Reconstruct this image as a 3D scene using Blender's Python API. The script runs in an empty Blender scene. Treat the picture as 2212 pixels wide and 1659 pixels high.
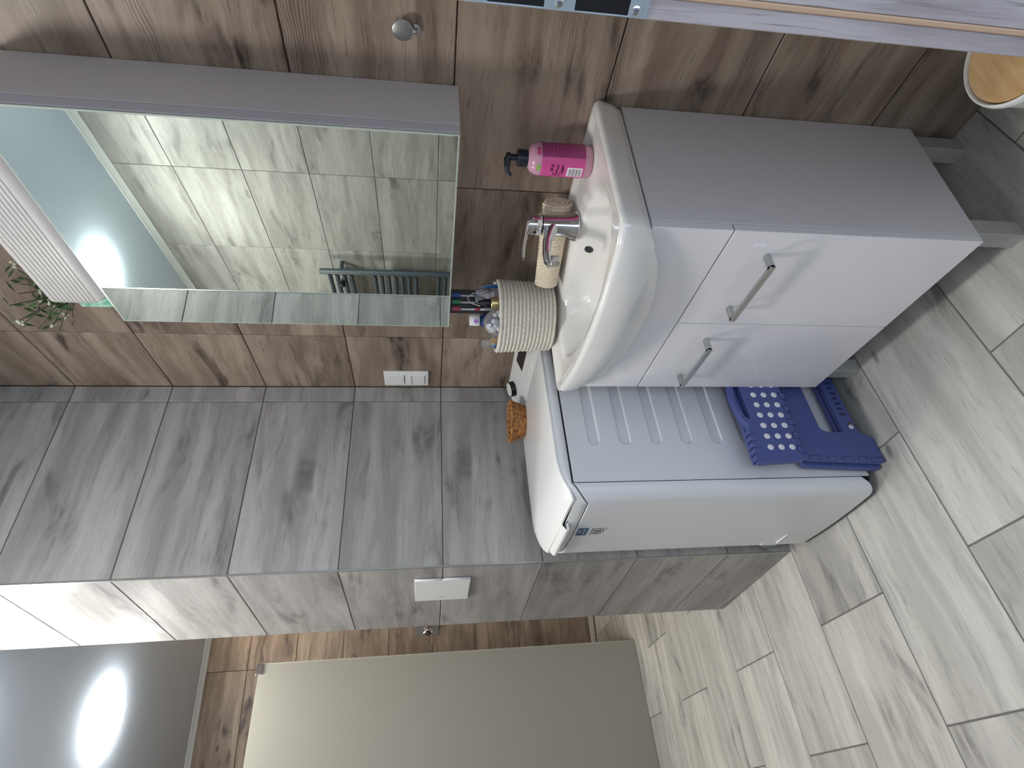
import bpy, bmesh, math, random
from mathutils import Vector, Matrix
random.seed(7)
pi = math.pi
C = bpy.context.scene.collection

# ------------------------------------------------------------------ camera
CAM = Vector((1.8118, -1.0483, 1.1621))
YAW, PITCH, ROLL, FPX = 1.0407, -0.1468, 0.0037, 1241.42
fw = Vector((-math.sin(YAW) * math.cos(PITCH), math.cos(YAW) * math.cos(PITCH), math.sin(PITCH)))
rt = Vector((math.cos(YAW), math.sin(YAW), 0)); up = rt.cross(fw)
r2 = math.cos(ROLL) * rt + math.sin(ROLL) * up
u2 = -math.sin(ROLL) * rt + math.cos(ROLL) * up
cam_data = bpy.data.cameras.new('camera'); cam = bpy.data.objects.new('camera', cam_data); C.objects.link(cam)
cx, cy, cz = -u2, r2, -fw            # the photograph was taken with the phone on its side
cam.matrix_world = Matrix(((cx.x, cy.x, cz.x, CAM.x), (cx.y, cy.y, cz.y, CAM.y), (cx.z, cy.z, cz.z, CAM.z), (0, 0, 0, 1)))
cam_data.sensor_fit = 'HORIZONTAL'; cam_data.sensor_width = 36.0
cam_data.lens = FPX / 2212 * 36.0
cam_data.clip_start = 0.01
bpy.context.scene.camera = cam

# ------------------------------------------------------------------ world, exposure
W = bpy.data.worlds.new('world'); bpy.context.scene.world = W; W.use_nodes = True
W.node_tree.nodes['Background'].inputs['Color'].default_value = (0.70, 0.82, 1.0, 1)
W.node_tree.nodes['Background'].inputs['Strength'].default_value = 0.9
vs = bpy.context.scene.view_settings
vs.view_transform = 'Standard'; vs.look = 'None'; vs.gamma = 1.0; vs.use_curve_mapping = False
vs.exposure = 1.25
LAMP_STRENGTH = 38.0
LAMPS = [(-1.375, -0.92), (-0.36, -1.045), (0.80, -1.10)]
SHOWER_LAMP = (-1.95, -0.30)          # warm lamp over the shower, behind the partition

# ------------------------------------------------------------------ helpers
def lin(h):
    h = h.lstrip('#'); v = [int(h[i:i + 2], 16) / 255 for i in (0, 2, 4)]
    return tuple([x / 12.92 if x <= .04045 else ((x + .055) / 1.055) ** 2.4 for x in v] + [1.0])

def link(o, parent=None):
    C.objects.link(o)
    if parent: o.parent = parent
    return o

class MB:
    def __init__(s): s.v = []; s.f = []
    def add(s, vs_, fs, M=None):
        n = len(s.v)
        for p in vs_:
            p = Vector(p); s.v.append(tuple(M @ p) if M is not None else tuple(p))
        s.f += [tuple(i + n for i in f) for f in fs]
        return s
    def box(s, x0, x1, y0, y1, z0, z1, bev=0.0, seg=1, M=None):
        bm = bmesh.new(); bmesh.ops.create_cube(bm, size=1)
        for v in bm.verts:
            v.co = Vector(((x0 + x1) / 2 + v.co.x * (x1 - x0), (y0 + y1) / 2 + v.co.y * (y1 - y0), (z0 + z1) / 2 + v.co.z * (z1 - z0)))
        if bev > 0: bmesh.ops.bevel(bm, geom=bm.edges[:], offset=bev, segments=seg, profile=.5, affect='EDGES')
        bm.verts.index_update(); bm.faces.ensure_lookup_table()
        s.add([v.co.copy() for v in bm.verts], [[v.index for v in f.verts] for f in bm.faces], M); bm.free()
        return s
    def loops(s, rings, closed=True, cap0=False, cap1=False, M=None):
        n = len(rings[0]); vs_ = [p for r in rings for p in r]; fs = []
        for i in range(len(rings) - 1):
            for j in range(n if closed else n - 1):
                k = (j + 1) % n
                fs.append((i * n + j, i * n + k, (i + 1) * n + k, (i + 1) * n + j))
        if cap0: fs.append(tuple(reversed(range(n))))
        if cap1: fs.append(tuple((len(rings) - 1) * n + j for j in range(n)))
        return s.add(vs_, fs, M)
    def lathe(s, prof, seg=32, center=(0, 0, 0), sx=1, sy=1, M=None, cap0=True, cap1=True):
        rings = []
        for r, z in prof:
            rings.append([(center[0] + sx * r * math.cos(2 * pi * j / seg), center[1] + sy * r * math.sin(2 * pi * j / seg), center[2] + z) for j in range(seg)])
        return s.loops(rings, True, cap0, cap1, M)
    def tube(s, path, r, seg=10, cap=True, M=None, flat=1.0, upv=(0, 0, 1)):
        path = [Vector(p) for p in path]; rings = []
        for i, p in enumerate(path):
            a = path[max(0, i - 1)]; b = path[min(len(path) - 1, i + 1)]
            t = (b - a).normalized(); ref = Vector(upv)
            if abs(t.dot(ref)) > .98: ref = Vector((1, 0, 0)) if abs(t.x) < .9 else Vector((0, 1, 0))
            x = t.cross(ref).normalized(); y = x.cross(t).normalized()
            rr = r[i] if isinstance(r, (list, tuple)) else r
            rings.append([p + x * rr * math.cos(2 * pi * j / seg) + y * rr * flat * math.sin(2 * pi * j / seg) for j in range(seg)])
        return s.loops(rings, True, cap, cap, M)
    def prism(s, poly, z0, z1, M=None):
        n = len(poly); vs_ = [(x, y, z0) for x, y in poly] + [(x, y, z1) for x, y in poly]
        fs = [tuple(reversed(range(n))), tuple(range(n, 2 * n))] + [(j, (j + 1) % n, n + (j + 1) % n, n + j) for j in range(n)]
        return s.add(vs_, fs, M)
    def grid(s, fn, us, vs2, M=None):
        nu, nv = len(us), len(vs2)
        return s.add([fn(u, v) for v in vs2 for u in us], [(j * nu + i, j * nu + i + 1, (j + 1) * nu + i + 1, (j + 1) * nu + i) for j in range(nv - 1) for i in range(nu - 1)], M)
    def mesh(s, name, mat, smooth=None, origin=None):
        me = bpy.data.meshes.new(name)
        v = s.v if origin is None else [tuple(Vector(p) - Vector(origin)) for p in s.v]
        me.from_pydata(v, [], s.f)
        bm = bmesh.new(); bm.from_mesh(me); bmesh.ops.recalc_face_normals(bm, faces=bm.faces[:]); bm.to_mesh(me); bm.free()
        if mat: me.materials.append(mat)
        if smooth is not None:
            for p in me.polygons: p.use_smooth = True
            me.set_sharp_from_angle(angle=math.radians(smooth))
        me.update()
        return me
    def build(s, name, mat, parent=None, smooth=None, origin=None):
        o = bpy.data.objects.new(name, s.mesh(name, mat, smooth, origin)); link(o, parent)
        if origin is not None and parent is None: o.location = origin
        return o

def empty(name, loc=(0, 0, 0), rz=0.0):
    o = bpy.data.objects.new(name, None); link(o); o.location = loc; o.rotation_euler = (0, 0, rz); o.empty_display_size = .05
    return o
def tag(o, label, cat, group=None):
    o['label'] = label; o['category'] = cat
    if group: o['group'] = group
    return o
def struct(o, label=None):
    o['kind'] = 'structure'
    if label: o['label'] = label
    return o
def shape2d(name, splines, extrude, bevel, mat, parent, M):
    """flat outline with holes, given real thickness and rounded edges"""
    cu = bpy.data.curves.new(name, 'CURVE'); cu.dimensions = '2D'; cu.fill_mode = 'BOTH'
    cu.extrude = max(extrude - bevel, 0.0); cu.bevel_depth = bevel; cu.bevel_resolution = 1
    cu.offset = -bevel
    for pts in splines:
        sp = cu.splines.new('POLY'); sp.points.add(len(pts) - 1); sp.use_cyclic_u = True
        for p, q in zip(sp.points, pts): p.co = (q[0], q[1], 0, 1)
    t = bpy.data.objects.new('t', cu); C.objects.link(t)
    me = bpy.data.meshes.new_from_object(t.evaluated_get(bpy.context.evaluated_depsgraph_get()))
    bpy.data.objects.remove(t); bpy.data.curves.remove(cu)
    me.transform(M); me.name = name; me.materials.clear(); me.materials.append(mat)
    o = bpy.data.objects.new(name, me); link(o, parent)
    return o
def rpoly(pts, r, seg=4):
    """polygon with rounded corners"""
    out = []; n = len(pts)
    for i in range(n):
        p = Vector(pts[i]); a = Vector(pts[i - 1]) - p; b = Vector(pts[(i + 1) % n]) - p
        rr = r[i] if isinstance(r, (list, tuple)) else r
        if rr <= 0: out.append(tuple(p)); continue
        d = min(rr, a.length * .45, b.length * .45)
        A = p + a.normalized() * d; B = p + b.normalized() * d
        for k in range(seg + 1):
            t = k / seg; out.append(tuple(A * (1 - t) ** 2 + p * 2 * t * (1 - t) + B * t * t))
    return out

# ------------------------------------------------------------------ materials
def mat(name, col, rough=.5, metal=0.0, spec=.5, coat=0.0, trans=0.0, ior=1.5, emit=None, es=0.0, sheen=0.0, sss=0.0):
    m = bpy.data.materials.new(name); m.use_nodes = True
    b = m.node_tree.nodes['Principled BSDF']
    b.inputs['Base Color'].default_value = lin(col) if isinstance(col, str) else (*col, 1)
    b.inputs['Roughness'].default_value = rough; b.inputs['Metallic'].default_value = metal
    b.inputs['Specular IOR Level'].default_value = spec; b.inputs['Coat Weight'].default_value = coat
    b.inputs['Coat Roughness'].default_value = .06
    b.inputs['Transmission Weight'].default_value = trans; b.inputs['IOR'].default_value = ior
    if emit: b.inputs['Emission Color'].default_value = emit; b.inputs['Emission Strength'].default_value = es
    b.inputs['Sheen Weight'].default_value = sheen
    return m
class N:
    def __init__(s, m): s.m = m; s.t = m.node_tree; s.b = s.t.nodes['Principled BSDF']
    def n(s, typ, ins=None, **kw):
        x = s.t.nodes.new(typ)
        for k, v in kw.items(): setattr(x, k, v)
        for k, v in (ins or {}).items():
            if isinstance(v, bpy.types.NodeSocket): s.t.links.new(v, x.inputs[k])
            else: x.inputs[k].default_value = v
        return x
    def math(s, op, a, b=0.0, c=0.0, clamp=False):
        x = s.n('ShaderNodeMath', {0: a, 1: b, 2: c}, operation=op); x.use_clamp = clamp
        return x.outputs[0]
    def vmul(s, a, v): return s.n('ShaderNodeVectorMath', {0: a, 1: v}, operation='MULTIPLY').outputs[0]
    def vadd(s, a, v): return s.n('ShaderNodeVectorMath', {0: a, 1: v}, operation='ADD').outputs[0]
    def noise(s, vec, scale=1.0, detail=4.0, rough=.55, dist=0.0):
        return s.n('ShaderNodeTexNoise', {'Vector': vec, 'Scale': scale, 'Detail': detail, 'Roughness': rough, 'Distortion': dist}).outputs['Fac']
    def ramp(s, fac, lo, hi):
        return s.n('ShaderNodeMapRange', {0: fac, 1: lo, 2: hi, 3: 0.0, 4: 1.0}, interpolation_type='SMOOTHSTEP').outputs[0]
    def mix(s, fac, a, b, mode='MIX'):
        x = s.n('ShaderNodeMix', data_type='RGBA', blend_type=mode)
        for i, v in ((0, fac), (6, a), (7, b)):
            if isinstance(v, bpy.types.NodeSocket): s.t.links.new(v, x.inputs[i])
            else: x.inputs[i].default_value = v
        return x.outputs[2]
    def bump(s, h, strength, dist=.001):
        o = s.n('ShaderNodeBump', {'Height': h, 'Strength': strength, 'Distance': dist}).outputs[0]
        s.t.links.new(o, s.b.inputs['Normal'])
    def col(s, c): s.t.links.new(c, s.b.inputs['Base Color'])
    def rough(s, c): s.t.links.new(c, s.b.inputs['Roughness'])

def wood_tile(name, light, mid, dark, rough=.38, contrast=1.0, spec=.4):
    """stoneware tile printed with weathered wood, grain along local x"""
    m = mat(name, mid, rough, spec=spec); k = N(m)
    tc = k.n('ShaderNodeTexCoord').outputs['Object']
    rnd = k.n('ShaderNodeObjectInfo').outputs['Random']
    off = k.n('ShaderNodeCombineXYZ', {0: k.math('MULTIPLY', rnd, 37.0), 1: k.math('MULTIPLY', rnd, 91.0), 2: k.math('MULTIPLY', rnd, 53.0)}).outputs[0]
    v = k.vadd(tc, off)
    wob = k.n('ShaderNodeCombineXYZ', {0: 0.0, 1: k.math('MULTIPLY', k.math('SUBTRACT', k.noise(k.vmul(v, (4, 7, 1)), 1.0, 2.0), .5), .05), 2: 0.0}).outputs[0]
    vw = k.vadd(v, wob)
    streak = k.noise(k.vmul(vw, (1.5, 16, 1)), 1.0, 6.0, .62, .3)
    streak2 = k.noise(k.vmul(vw, (3.2, 34, 1)), 1.0, 5.0, .6, .2)
    blotch = k.noise(k.vmul(vw, (3.6, 9.0, 1)), 1.0, 4.0, .6, .6)
    fibre = k.noise(k.vmul(vw, (16, 190, 1)), 1.0, 4.0, .7)
    grit = k.noise(k.vmul(v, (120, 260, 1)), 1.0, 2.0)
    # cathedral grain: stretched rings
    ring = k.n('ShaderNodeTexWave', {'Vector': k.vmul(vw, (.55, 3.6, 1)), 'Scale': 17.0, 'Distortion': 4.5, 'Detail': 2.0, 'Detail Scale': .7, 'Detail Roughness': .5}, wave_type='RINGS', rings_direction='Z').outputs['Fac']
    rmask = k.ramp(k.noise(k.vmul(v, (1.9, 6.5, 1)), 1.0, 2.0), .53, .66)
    ringm = k.math('MULTIPLY', ring, rmask)
    c = k.mix(k.ramp(streak, .36, .66), lin(mid), lin(light))
    c = k.mix(k.math('MULTIPLY', k.ramp(streak2, .55, .72), .30 * contrast), c, lin(dark))
    stain = k.math('MULTIPLY', k.ramp(blotch, .53, .71), k.ramp(streak, .64, .42))
    c = k.mix(k.math('MULTIPLY', stain, .80 * contrast), c, lin(dark))
    c = k.mix(k.math('MULTIPLY', k.ramp(fibre, .54, .70), .38 * contrast), c, lin(dark))
    c = k.mix(k.math('MULTIPLY', ringm, .36 * contrast), c, lin(dark))
    knot = k.n('ShaderNodeTexVoronoi', {'Vector': k.vmul(vw, (2.6, 7.0, 1)), 'Scale': 1.0, 'Randomness': 1.0}).outputs['Distance']
    c = k.mix(k.math('MULTIPLY', k.ramp(knot, .085, .02), .8 * contrast), c, lin(dark))
    br = k.math('ADD', k.math('MULTIPLY', rnd, .16), .92)
    brc = k.n('ShaderNodeCombineColor', {0: br, 1: br, 2: br}).outputs[0]
    c = k.mix(1.0, c, brc, 'MULTIPLY')
    k.col(c)
    h = k.math('ADD', k.math('MULTIPLY', fibre, .55), k.math('ADD', k.math('MULTIPLY', ringm, .8), k.math('MULTIPLY', grit, .3)))
    k.bump(h, .55, .0008)
    k.rough(k.math('ADD', k.math('MULTIPLY', streak2, .18), rough - .09))
    return m

M = {}
M['tile_gray'] = wood_tile('tile_gray', '#b1aeab', '#969390', '#5a5755', .42, .85, .4)
M['tile_floor'] = wood_tile('tile_floor', '#cac7bf', '#b1aea6', '#6f6c69', .42, .95)
M['tile_brown'] = wood_tile('tile_brown', '#a99888', '#867566', '#3a302a', .42, 1.2)
M['grout_brown'] = mat('grout_brown', '#3a2a22', .9)
M['grout_gray'] = mat('grout_gray', '#5b5a58', .9)
M['grout_floor'] = mat('grout_floor', '#6f6c68', .9)
M['trim_steel'] = mat('trim_steel', '#b9bbb8', .35, .8)
def plaster(name, c, r=.8, s=400, b=.12):
    m = mat(name, c, r); k = N(m); k.bump(k.noise(k.n('ShaderNodeTexCoord').outputs['Object'], s, 3.0), b, .001); return m
M['ceiling'] = plaster('ceiling_paint', '#dcebfa', .85, 90, .25)
M['cornice'] = mat('cornice_white', '#e6ebea', .6)
M['lamp'] = mat('lamp_glow', '#ffffff', .5, emit=(1, .985, .945, 1), es=LAMP_STRENGTH)
M['lamp_side'] = mat('lamp_side_glow', '#ffffff', .5, emit=(1, .985, .945, 1), es=LAMP_STRENGTH * .42)
M['lamp_rim'] = mat('lamp_rim', '#efeff0', .4)
M['ceramic'] = mat('ceramic', '#ece9e4', .08, coat=.6)
M['gloss_white'] = mat('gloss_white', '#e4e2e4', .16, coat=.35)
M['laminate'] = plaster('laminate_side', '#d9d6d8', .45, 900, .08)
M['laminate_edge'] = mat('laminate_edge', '#d0d0da', .4)
M['leg'] = plaster('grey_block', '#a9a8a3', .5, 300, .15)
M['dark_gap'] = mat('dark_gap', '#2d2d30', .8)
M['mirror'] = mat('mirror', '#e8f2ea', .0, 1.0)
M['mirror_edge'] = mat('mirror_edge', '#c2cbc3', .15, .3)
M['chrome'] = mat('chrome', '#d8d8da', .07, 1.0)
M['satin_metal'] = mat('satin_metal', '#b9bab8', .28, 1.0)
M['appliance'] = plaster('appliance_enamel', '#dfe0e2', .28, 1200, .04)
M['appliance_white'] = mat('appliance_white', '#f1f1ef', .2, coat=.3)
M['black_plastic'] = mat('black_plastic', '#121316', .3)
M['print_gray'] = mat('print_gray', '#8d8f92', .6)
M['print_dark'] = mat('print_dark', '#3f4442', .6)
M['white_plastic'] = mat('white_plastic', '#e9e9e6', .35)
M['ribbed'] = mat('ribbed_plastic', '#c2bfbd', .4)
M['blue_plastic'] = plaster('blue_plastic', '#4e5992', .5, 900, .06)
M['blue_dark'] = mat('blue_plastic_dark', '#2c3562', .6)  # darker blue: painted shade around the stool's knuckles, also its embossed marks
M['dot_rubber'] = mat('dot_rubber', '#e4e3e6', .6)
M['anthracite'] = mat('anthracite', '#39424a', .4)
M['hose'] = mat('hose_gray', '#7f8a8a', .45)
M['rubber'] = mat('rubber_dark', '#2a2a2b', .7)
M['seal'] = mat('seal_tan', '#b09379', .7)
M['bin_white'] = mat('bin_white', '#f0f0ee', .35)
M['pump_black'] = mat('pump_black', '#191c2a', .3)
M['print_white'] = mat('print_white', '#efeaf0', .5)
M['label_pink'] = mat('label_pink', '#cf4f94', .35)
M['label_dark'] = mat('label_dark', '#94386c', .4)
M['soap_body'] = mat('soap_body', '#eeb6cf', .2, trans=.35, ior=1.4)
M['gold'] = mat('gold_collar', '#d9c58f', .25, .9)
M['clear'] = mat('clear_plastic', '#f2f2f6', .10, trans=.88, ior=1.42)
M['cotton'] = mat('cotton', '#f2f1f0', .9)
M['blue_pack'] = mat('blue_pack', '#2f74c4', .4)
M['navy'] = mat('navy', '#1f3a72', .4)
M['purple'] = mat('purple', '#a77bd6', .4)
M['red'] = mat('red', '#c2414f', .4); M['green'] = mat('green', '#2f8f58', .4); M['blue'] = mat('blue', '#2b4fa5', .4)
M['foam_white'] = mat('pack_white', '#eceaf0', .4)
M['leaf'] = mat('leaf', '#4d6a3f', .6); M['stem'] = mat('stem', '#35412d', .7); M['bud'] = mat('bud', '#c9cdb4', .6)
M['sticker_blue'] = mat('sticker_blue', '#3d5a74', .5); M['sticker_pale'] = mat('sticker_pale', '#9fb0bf', .5)

def fabric(name, c1, c2, s, b):
    m = mat(name, c1, .95, sheen=.2); k = N(m); tc = k.n('ShaderNodeTexCoord').outputs['Object']
    n1 = k.noise(tc, s, 3.0); k.col(k.mix(k.ramp(n1, .35, .7), lin(c1), lin(c2)))
    k.bump(k.noise(tc, s * 2.5, 3.0), b, .002); return m
M['rope'] = fabric('cotton_rope', '#e2dccf', '#c9c1b2', 260, .5)
M['towel'] = fabric('towel_cream', '#ecdfc6', '#ddccae', 160, .8)
def wicker():
    m = mat('wicker', '#a8693a', .6); k = N(m); tc = k.n('ShaderNodeTexCoord').outputs['Object']
    n1 = k.noise(k.vmul(tc, (90, 90, 420)), 1.0, 3.0); k.col(k.mix(k.ramp(n1, .38, .62), lin('#7a4a26'), lin('#cf9556'))); return m
M['wicker'] = wicker()
def bamboo():
    m = mat('bamboo', '#d9b581', .45); k = N(m); tc = k.n('ShaderNodeTexCoord').outputs['Object']
    n1 = k.noise(k.vmul(tc, (60, 9, 9)), 1.0, 4.0, .6, .5); c = k.mix(k.ramp(n1, .35, .7), lin('#dfbd8c'), lin('#cfa873'))
    n2 = k.noise(k.vmul(tc, (26, 12, 9)), 1.0, 3.0, .6, .8); c = k.mix(k.math('MULTIPLY', k.ramp(n2, .62, .68), .5), c, lin('#b58a4b')); k.col(c); return m
M['bamboo'] = bamboo()
def door_wood():
    m = mat('door_veneer', '#b5aaa8', .55); k = N(m); tc = k.n('ShaderNodeTexCoord').outputs['Object']
    w = k.vadd(tc, k.n('ShaderNodeCombineXYZ', {0: k.math('MULTIPLY', k.noise(k.vmul(tc, (9, 9, 3)), 1.0, 2.0), .03), 1: 0.0, 2: 0.0}).outputs[0])
    n1 = k.noise(k.vmul(w, (60, 60, 3)), 1.0, 5.0, .6, .3); n2 = k.noise(k.vmul(w, (420, 420, 14)), 1.0, 3.0)
    c = k.mix(k.ramp(n1, .35, .65), lin('#8d8587'), lin('#a9a2a3')); c = k.mix(k.math('MULTIPLY', k.ramp(n2, .56, .7), .55), c, lin('#665d60'))
    k.col(c); k.bump(n2, .3, .0008); return m
M['door_wood'] = door_wood()
def frosted():
    m = mat('frosted_glass', '#aaa79c', .30, spec=.4, trans=.12, ior=1.3); k = N(m); tc = k.n('ShaderNodeTexCoord').outputs['Object']
    k.bump(k.noise(tc, 700, 2.0), .05, .0005); return m
M['frosted'] = frosted()
def leafprint():
    m = mat('leaf_print', '#7fc3a2', .45); k = N(m); tc = k.n('ShaderNodeTexCoord').outputs['Object']
    w = k.n('ShaderNodeTexWave', {'Vector': k.vmul(tc, (60, 60, 60)), 'Scale': 1.0, 'Distortion': 6.0, 'Detail': 2.0, 'Detail Scale': 2.0}).outputs['Fac']
    n1 = k.noise(tc, 70, 2.0); k.col(k.mix(k.math('MULTIPLY', k.ramp(w, .45, .7), k.ramp(n1, .35, .6)), lin('#5fa989'), lin('#cfeadb'))); return m
M['leaf_print'] = leafprint()

# ------------------------------------------------------------------ room shell
Z0 = 0.2131; H = 2.59; T0 = .006       # first joint height, ceiling height, tile thickness
ROWS = [0.0] + [Z0 + .3 * k for k in range(8)] + [H]
_tile_cache = {}
def tile_mesh(w, h, m, gap):
    key = (round(w, 4), round(h, 4), m.name)
    if key not in _tile_cache:
        _tile_cache[key] = MB().box(-w / 2 + gap / 2, w / 2 - gap / 2, -h / 2 + gap / 2, h / 2 - gap / 2, -T0, 0, .0012).mesh('tile', m)
    return _tile_cache[key]
def tiled_wall(name, p0, p1, out, cols, tmat, gmat, label, rows=ROWS, gap=.0028, back=.10, ext=(0, 0)):
    """vertical wall from plan point p0 to p1; out = which side shows; cols = joint positions along the wall"""
    p0 = Vector((p0[0], p0[1], 0)); p1 = Vector((p1[0], p1[1], 0)); d = (p1 - p0); Lw = d.length; d.normalize()
    n = Vector((d.y, -d.x, 0)) * out
    wob = empty(name); wob.empty_display_size = .2
    # grout bed slab, recessed behind the tile faces
    a0, a1 = p0 - d * ext[0], p1 + d * ext[1]
    q = [a0 - n * .0022, a1 - n * .0022, a1 - n * back, a0 - n * back]
    slab = MB().prism([(v.x, v.y) for v in q], 0, H).build(name, gmat)
    bpy.data.objects.remove(wob); slab.name = name
    struct(slab, label)
    ex = d if out > 0 else d
    R = Matrix(((d.x, 0, n.x), (d.y, 0, n.y), (0, 1, n.z)))   # local x along wall, y up, z out
    if R.determinant() < 0: R = Matrix(((-d.x, 0, n.x), (-d.y, 0, n.y), (0, 1, n.z)))
    for i in range(len(cols) - 1):
        for j in range(len(rows) - 1):
            a, b, lo, hi = cols[i], cols[i + 1], rows[j], rows[j + 1]
            o = bpy.data.objects.new('tile', tile_mesh(b - a, hi - lo, tmat, gap)); link(o, slab)
            c = p0 + d * ((a + b) / 2) + Vector((0, 0, (lo + hi) / 2))
            o.matrix_local = Matrix.Translation(c) @ R.to_4x4()
    return slab
def cols_from(first, L, step=.6):
    c = [0.0]; x = first % step
    while x < L - .005:
        if x > .005: c.append(x)
        x += step
    return c + [L]

BETA, ALPHA, GAM = .1057, .1597, .1352
LG, TE = .6552, .5481
G_EDGE = (LG * math.sin(BETA), -LG * math.cos(BETA))
P_LEFT = (G_EDGE[0] - TE * math.cos(ALPHA), G_EDGE[1] - TE * math.sin(ALPHA))
BX = 1.56                                                    # right end of the brown wall
tiled_wall('wall_back', (0, 0), (BX, 0), 1, [0, .3081, .9044, 1.5044, BX], M['tile_brown'], M['grout_brown'], 'brown wood-look tiled wall behind the washbasin', ext=(.09, .1))
tiled_wall('wall_partition_side', (0, 0), G_EDGE, -1, [0, .0635, LG], M['tile_gray'], M['grout_gray'], 'shaded grey wood-look tiled side of the partition beside the washing machine')
tiled_wall('wall_partition_end', G_EDGE, P_LEFT, -1, [0, TE], M['tile_gray'], M['grout_gray'], 'lit grey wood-look tiled end of the partition')
PB = (P_LEFT[0] - .10, 0.0)
tiled_wall('wall_partition_back', P_LEFT, PB, -1, cols_from(.6, math.hypot(.10, P_LEFT[1])), M['tile_gray'], M['grout_gray'], 'grey tiled shower side of the partition', back=.08, ext=(-.025, 0))
LW0, LW1 = Vector((-2.520, 0.0)), Vector((-2.576, -1.84))
Lw = (LW1 - LW0).length
tiled_wall('wall_left', LW0, LW1, -1, cols_from(.664, Lw), M['tile_brown'], M['grout_brown'], 'brown wood-look tiled shower wall at the far end', ext=(.1, .1))
tiled_wall('wall_shower_back', (-2.52, 0), PB, 1, cols_from(.35, PB[0] + 2.52), M['tile_brown'], M['grout_brown'], 'brown tiled shower wall behind the partition')
B_O = .127
wo = Vector((.172, -1.477, 0)); e1 = Vector((math.cos(B_O), math.sin(B_O), 0)); wn = Vector((-math.sin(B_O), math.cos(B_O), 0))
def opp(s, off=0.0, z=0.0): return wo + e1 * s + wn * off + Vector((0, 0, z))
S0, S1 = -2.775, 1.62
tiled_wall('wall_front', opp(S0).xy, opp(S1).xy, -1, cols_from(-.292 - S0, S1 - S0, .593), M['tile_gray'], M['grout_gray'], 'pale grey wood-look tiled wall reflected in the mirror', ext=(.1, .1))
# right wall with the doorway
JE = Vector((1.585, -.584, 0)); GJ = .13
ow = Vector((math.cos(GJ), math.sin(GJ), 0)); nn = Vector((math.sin(GJ), -math.cos(GJ), 0))
RW1 = JE - nn * .02 + ow * .012
tiled_wall('wall_right', (BX, 0), RW1.xy, 1, cols_from(.3, (RW1.xy - Vector((BX, 0))).length), M['tile_gray'], M['grout_gray'], 'grey tiled wall beside the door', back=.12)

# floor: half-bond tiles 30 x 60, turned with the room
fl = MB().box(-2.72, 2.0, -2.1, .12, -.10, -.002).build('floor', M['grout_floor']); struct(fl, 'pale grey wood-look tiled floor')
Jw, Jl = .2968, .5985
fmesh = MB().box(-Jl / 2 + .0018, Jl / 2 - .0018, -Jw / 2 + .0018, Jw / 2 - .0018, -T0, 0, .0012).mesh('tile', M['tile_floor'])
def in_room(x, y):
    if y > .03 or x < -2.60 or x > 1.80: return False
    if (Vector((x, y, 0)) - wo).dot(wn) < -.04: return False
    if -.42 < x < -.03 and y > -.58: return False
    return True
for n in range(-12, 6):
    for k in range(-4, 5):
        cc = .5805 + Jw * (n + .5); aa = (-.8855 if n % 2 == 0 else -1.1848) + Jl * (k + .5)
        pts = [(cc + dx * Jw / 2, aa + dy * Jl / 2) for dx in (-.9, 0, .9) for dy in (-.9, -.45, 0, .45, .9)]
        wp = [(c * math.cos(GAM) - a * math.sin(GAM), c * math.sin(GAM) + a * math.cos(GAM)) for c, a in pts]
        if not any(in_room(*p) for p in wp): continue
        o = bpy.data.objects.new('tile', fmesh); link(o, fl)
        X = cc * math.cos(GAM) - aa * math.sin(GAM); Y = cc * math.sin(GAM) + aa * math.cos(GAM)
        o.location = (X, Y, 0); o.rotation_euler = (0, 0, GAM + pi / 2)

ce = MB().box(-2.72, 1.72, -2.1, .12, H, H + .08).build('ceiling', M['ceiling']); struct(ce, 'pale grey painted ceiling')
def cornice(i, p0, p1, n, w=.028):
    d = (p1 - p0); L = d.length; d.normalize()
    b = MB(); prof = [(0, 0), (0, -w), (.006, -w), (.012, -w * .7), (w * .75, -.010), (w, -.006), (w, 0)]
    b.loops([[p0 + n * (a) + Vector((0, 0, H + z)) for a, z in prof], [p1 + n * a + Vector((0, 0, H + z)) for a, z in prof]], True, True, True)
    struct(b.build('trim_%d' % i, M['cornice']), 'white cornice strip under the ceiling')
V3 = lambda p: Vector((p[0], p[1], 0))
cornice(1, opp(S0), opp(S1), wn)
cornice(2, V3(LW0), V3(LW1), Vector((1, 0, 0)))
# steel edge profile on the partition corner
e_dir = Vector((-math.cos(ALPHA), -math.sin(ALPHA), 0)); g_dir = Vector((math.sin(BETA), -math.cos(BETA), 0))
ce_ = V3(G_EDGE)
tb = MB().prism([tuple((ce_ + g_dir * .0008 + Vector((.0012, 0, 0))).xy), tuple((ce_ + g_dir * .0012 + e_dir * .0042).xy), tuple((ce_ - g_dir * .001 + e_dir * .004).xy), tuple((ce_ - g_dir * .0035 + Vector((.0012, 0, 0))).xy)], 0, H - .002)
struct(tb.build('trim_3', M['trim_steel']), 'thin steel edge strip on the partition corner')

# ------------------------------------------------------------------ ceiling lamps
lamp_lab = ['round glowing ceiling lamp above the frosted shower screen', 'round glowing ceiling lamp reflected at the top of the mirror', 'round ceiling lamp nearest the washbasin, above the frame']
for (lx, ly), lab in zip(LAMPS, lamp_lab):
    t = empty('ceiling_lamp', (lx, ly, H)); tag(t, lab, 'lamp', 'round ceiling lamps')
    MB().lathe([(.118, 0), (.122, -.002), (.122, -.010), (.118, -.012)], 48).build('lamp_rim', M['lamp_rim'], t, 40)
    MB().lathe([(.118, -.0125), (.1245, -.014), (.1255, -.026), (.1235, -.0300)], 48, cap1=False).build('lamp_side', M['lamp_side'], t, 60)
    MB().lathe([(.1234, -.0301), (.116, -.034), (.08, -.036), (.001, -.037)], 48).build('lamp_diffuser', M['lamp'], t, 60)

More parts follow.
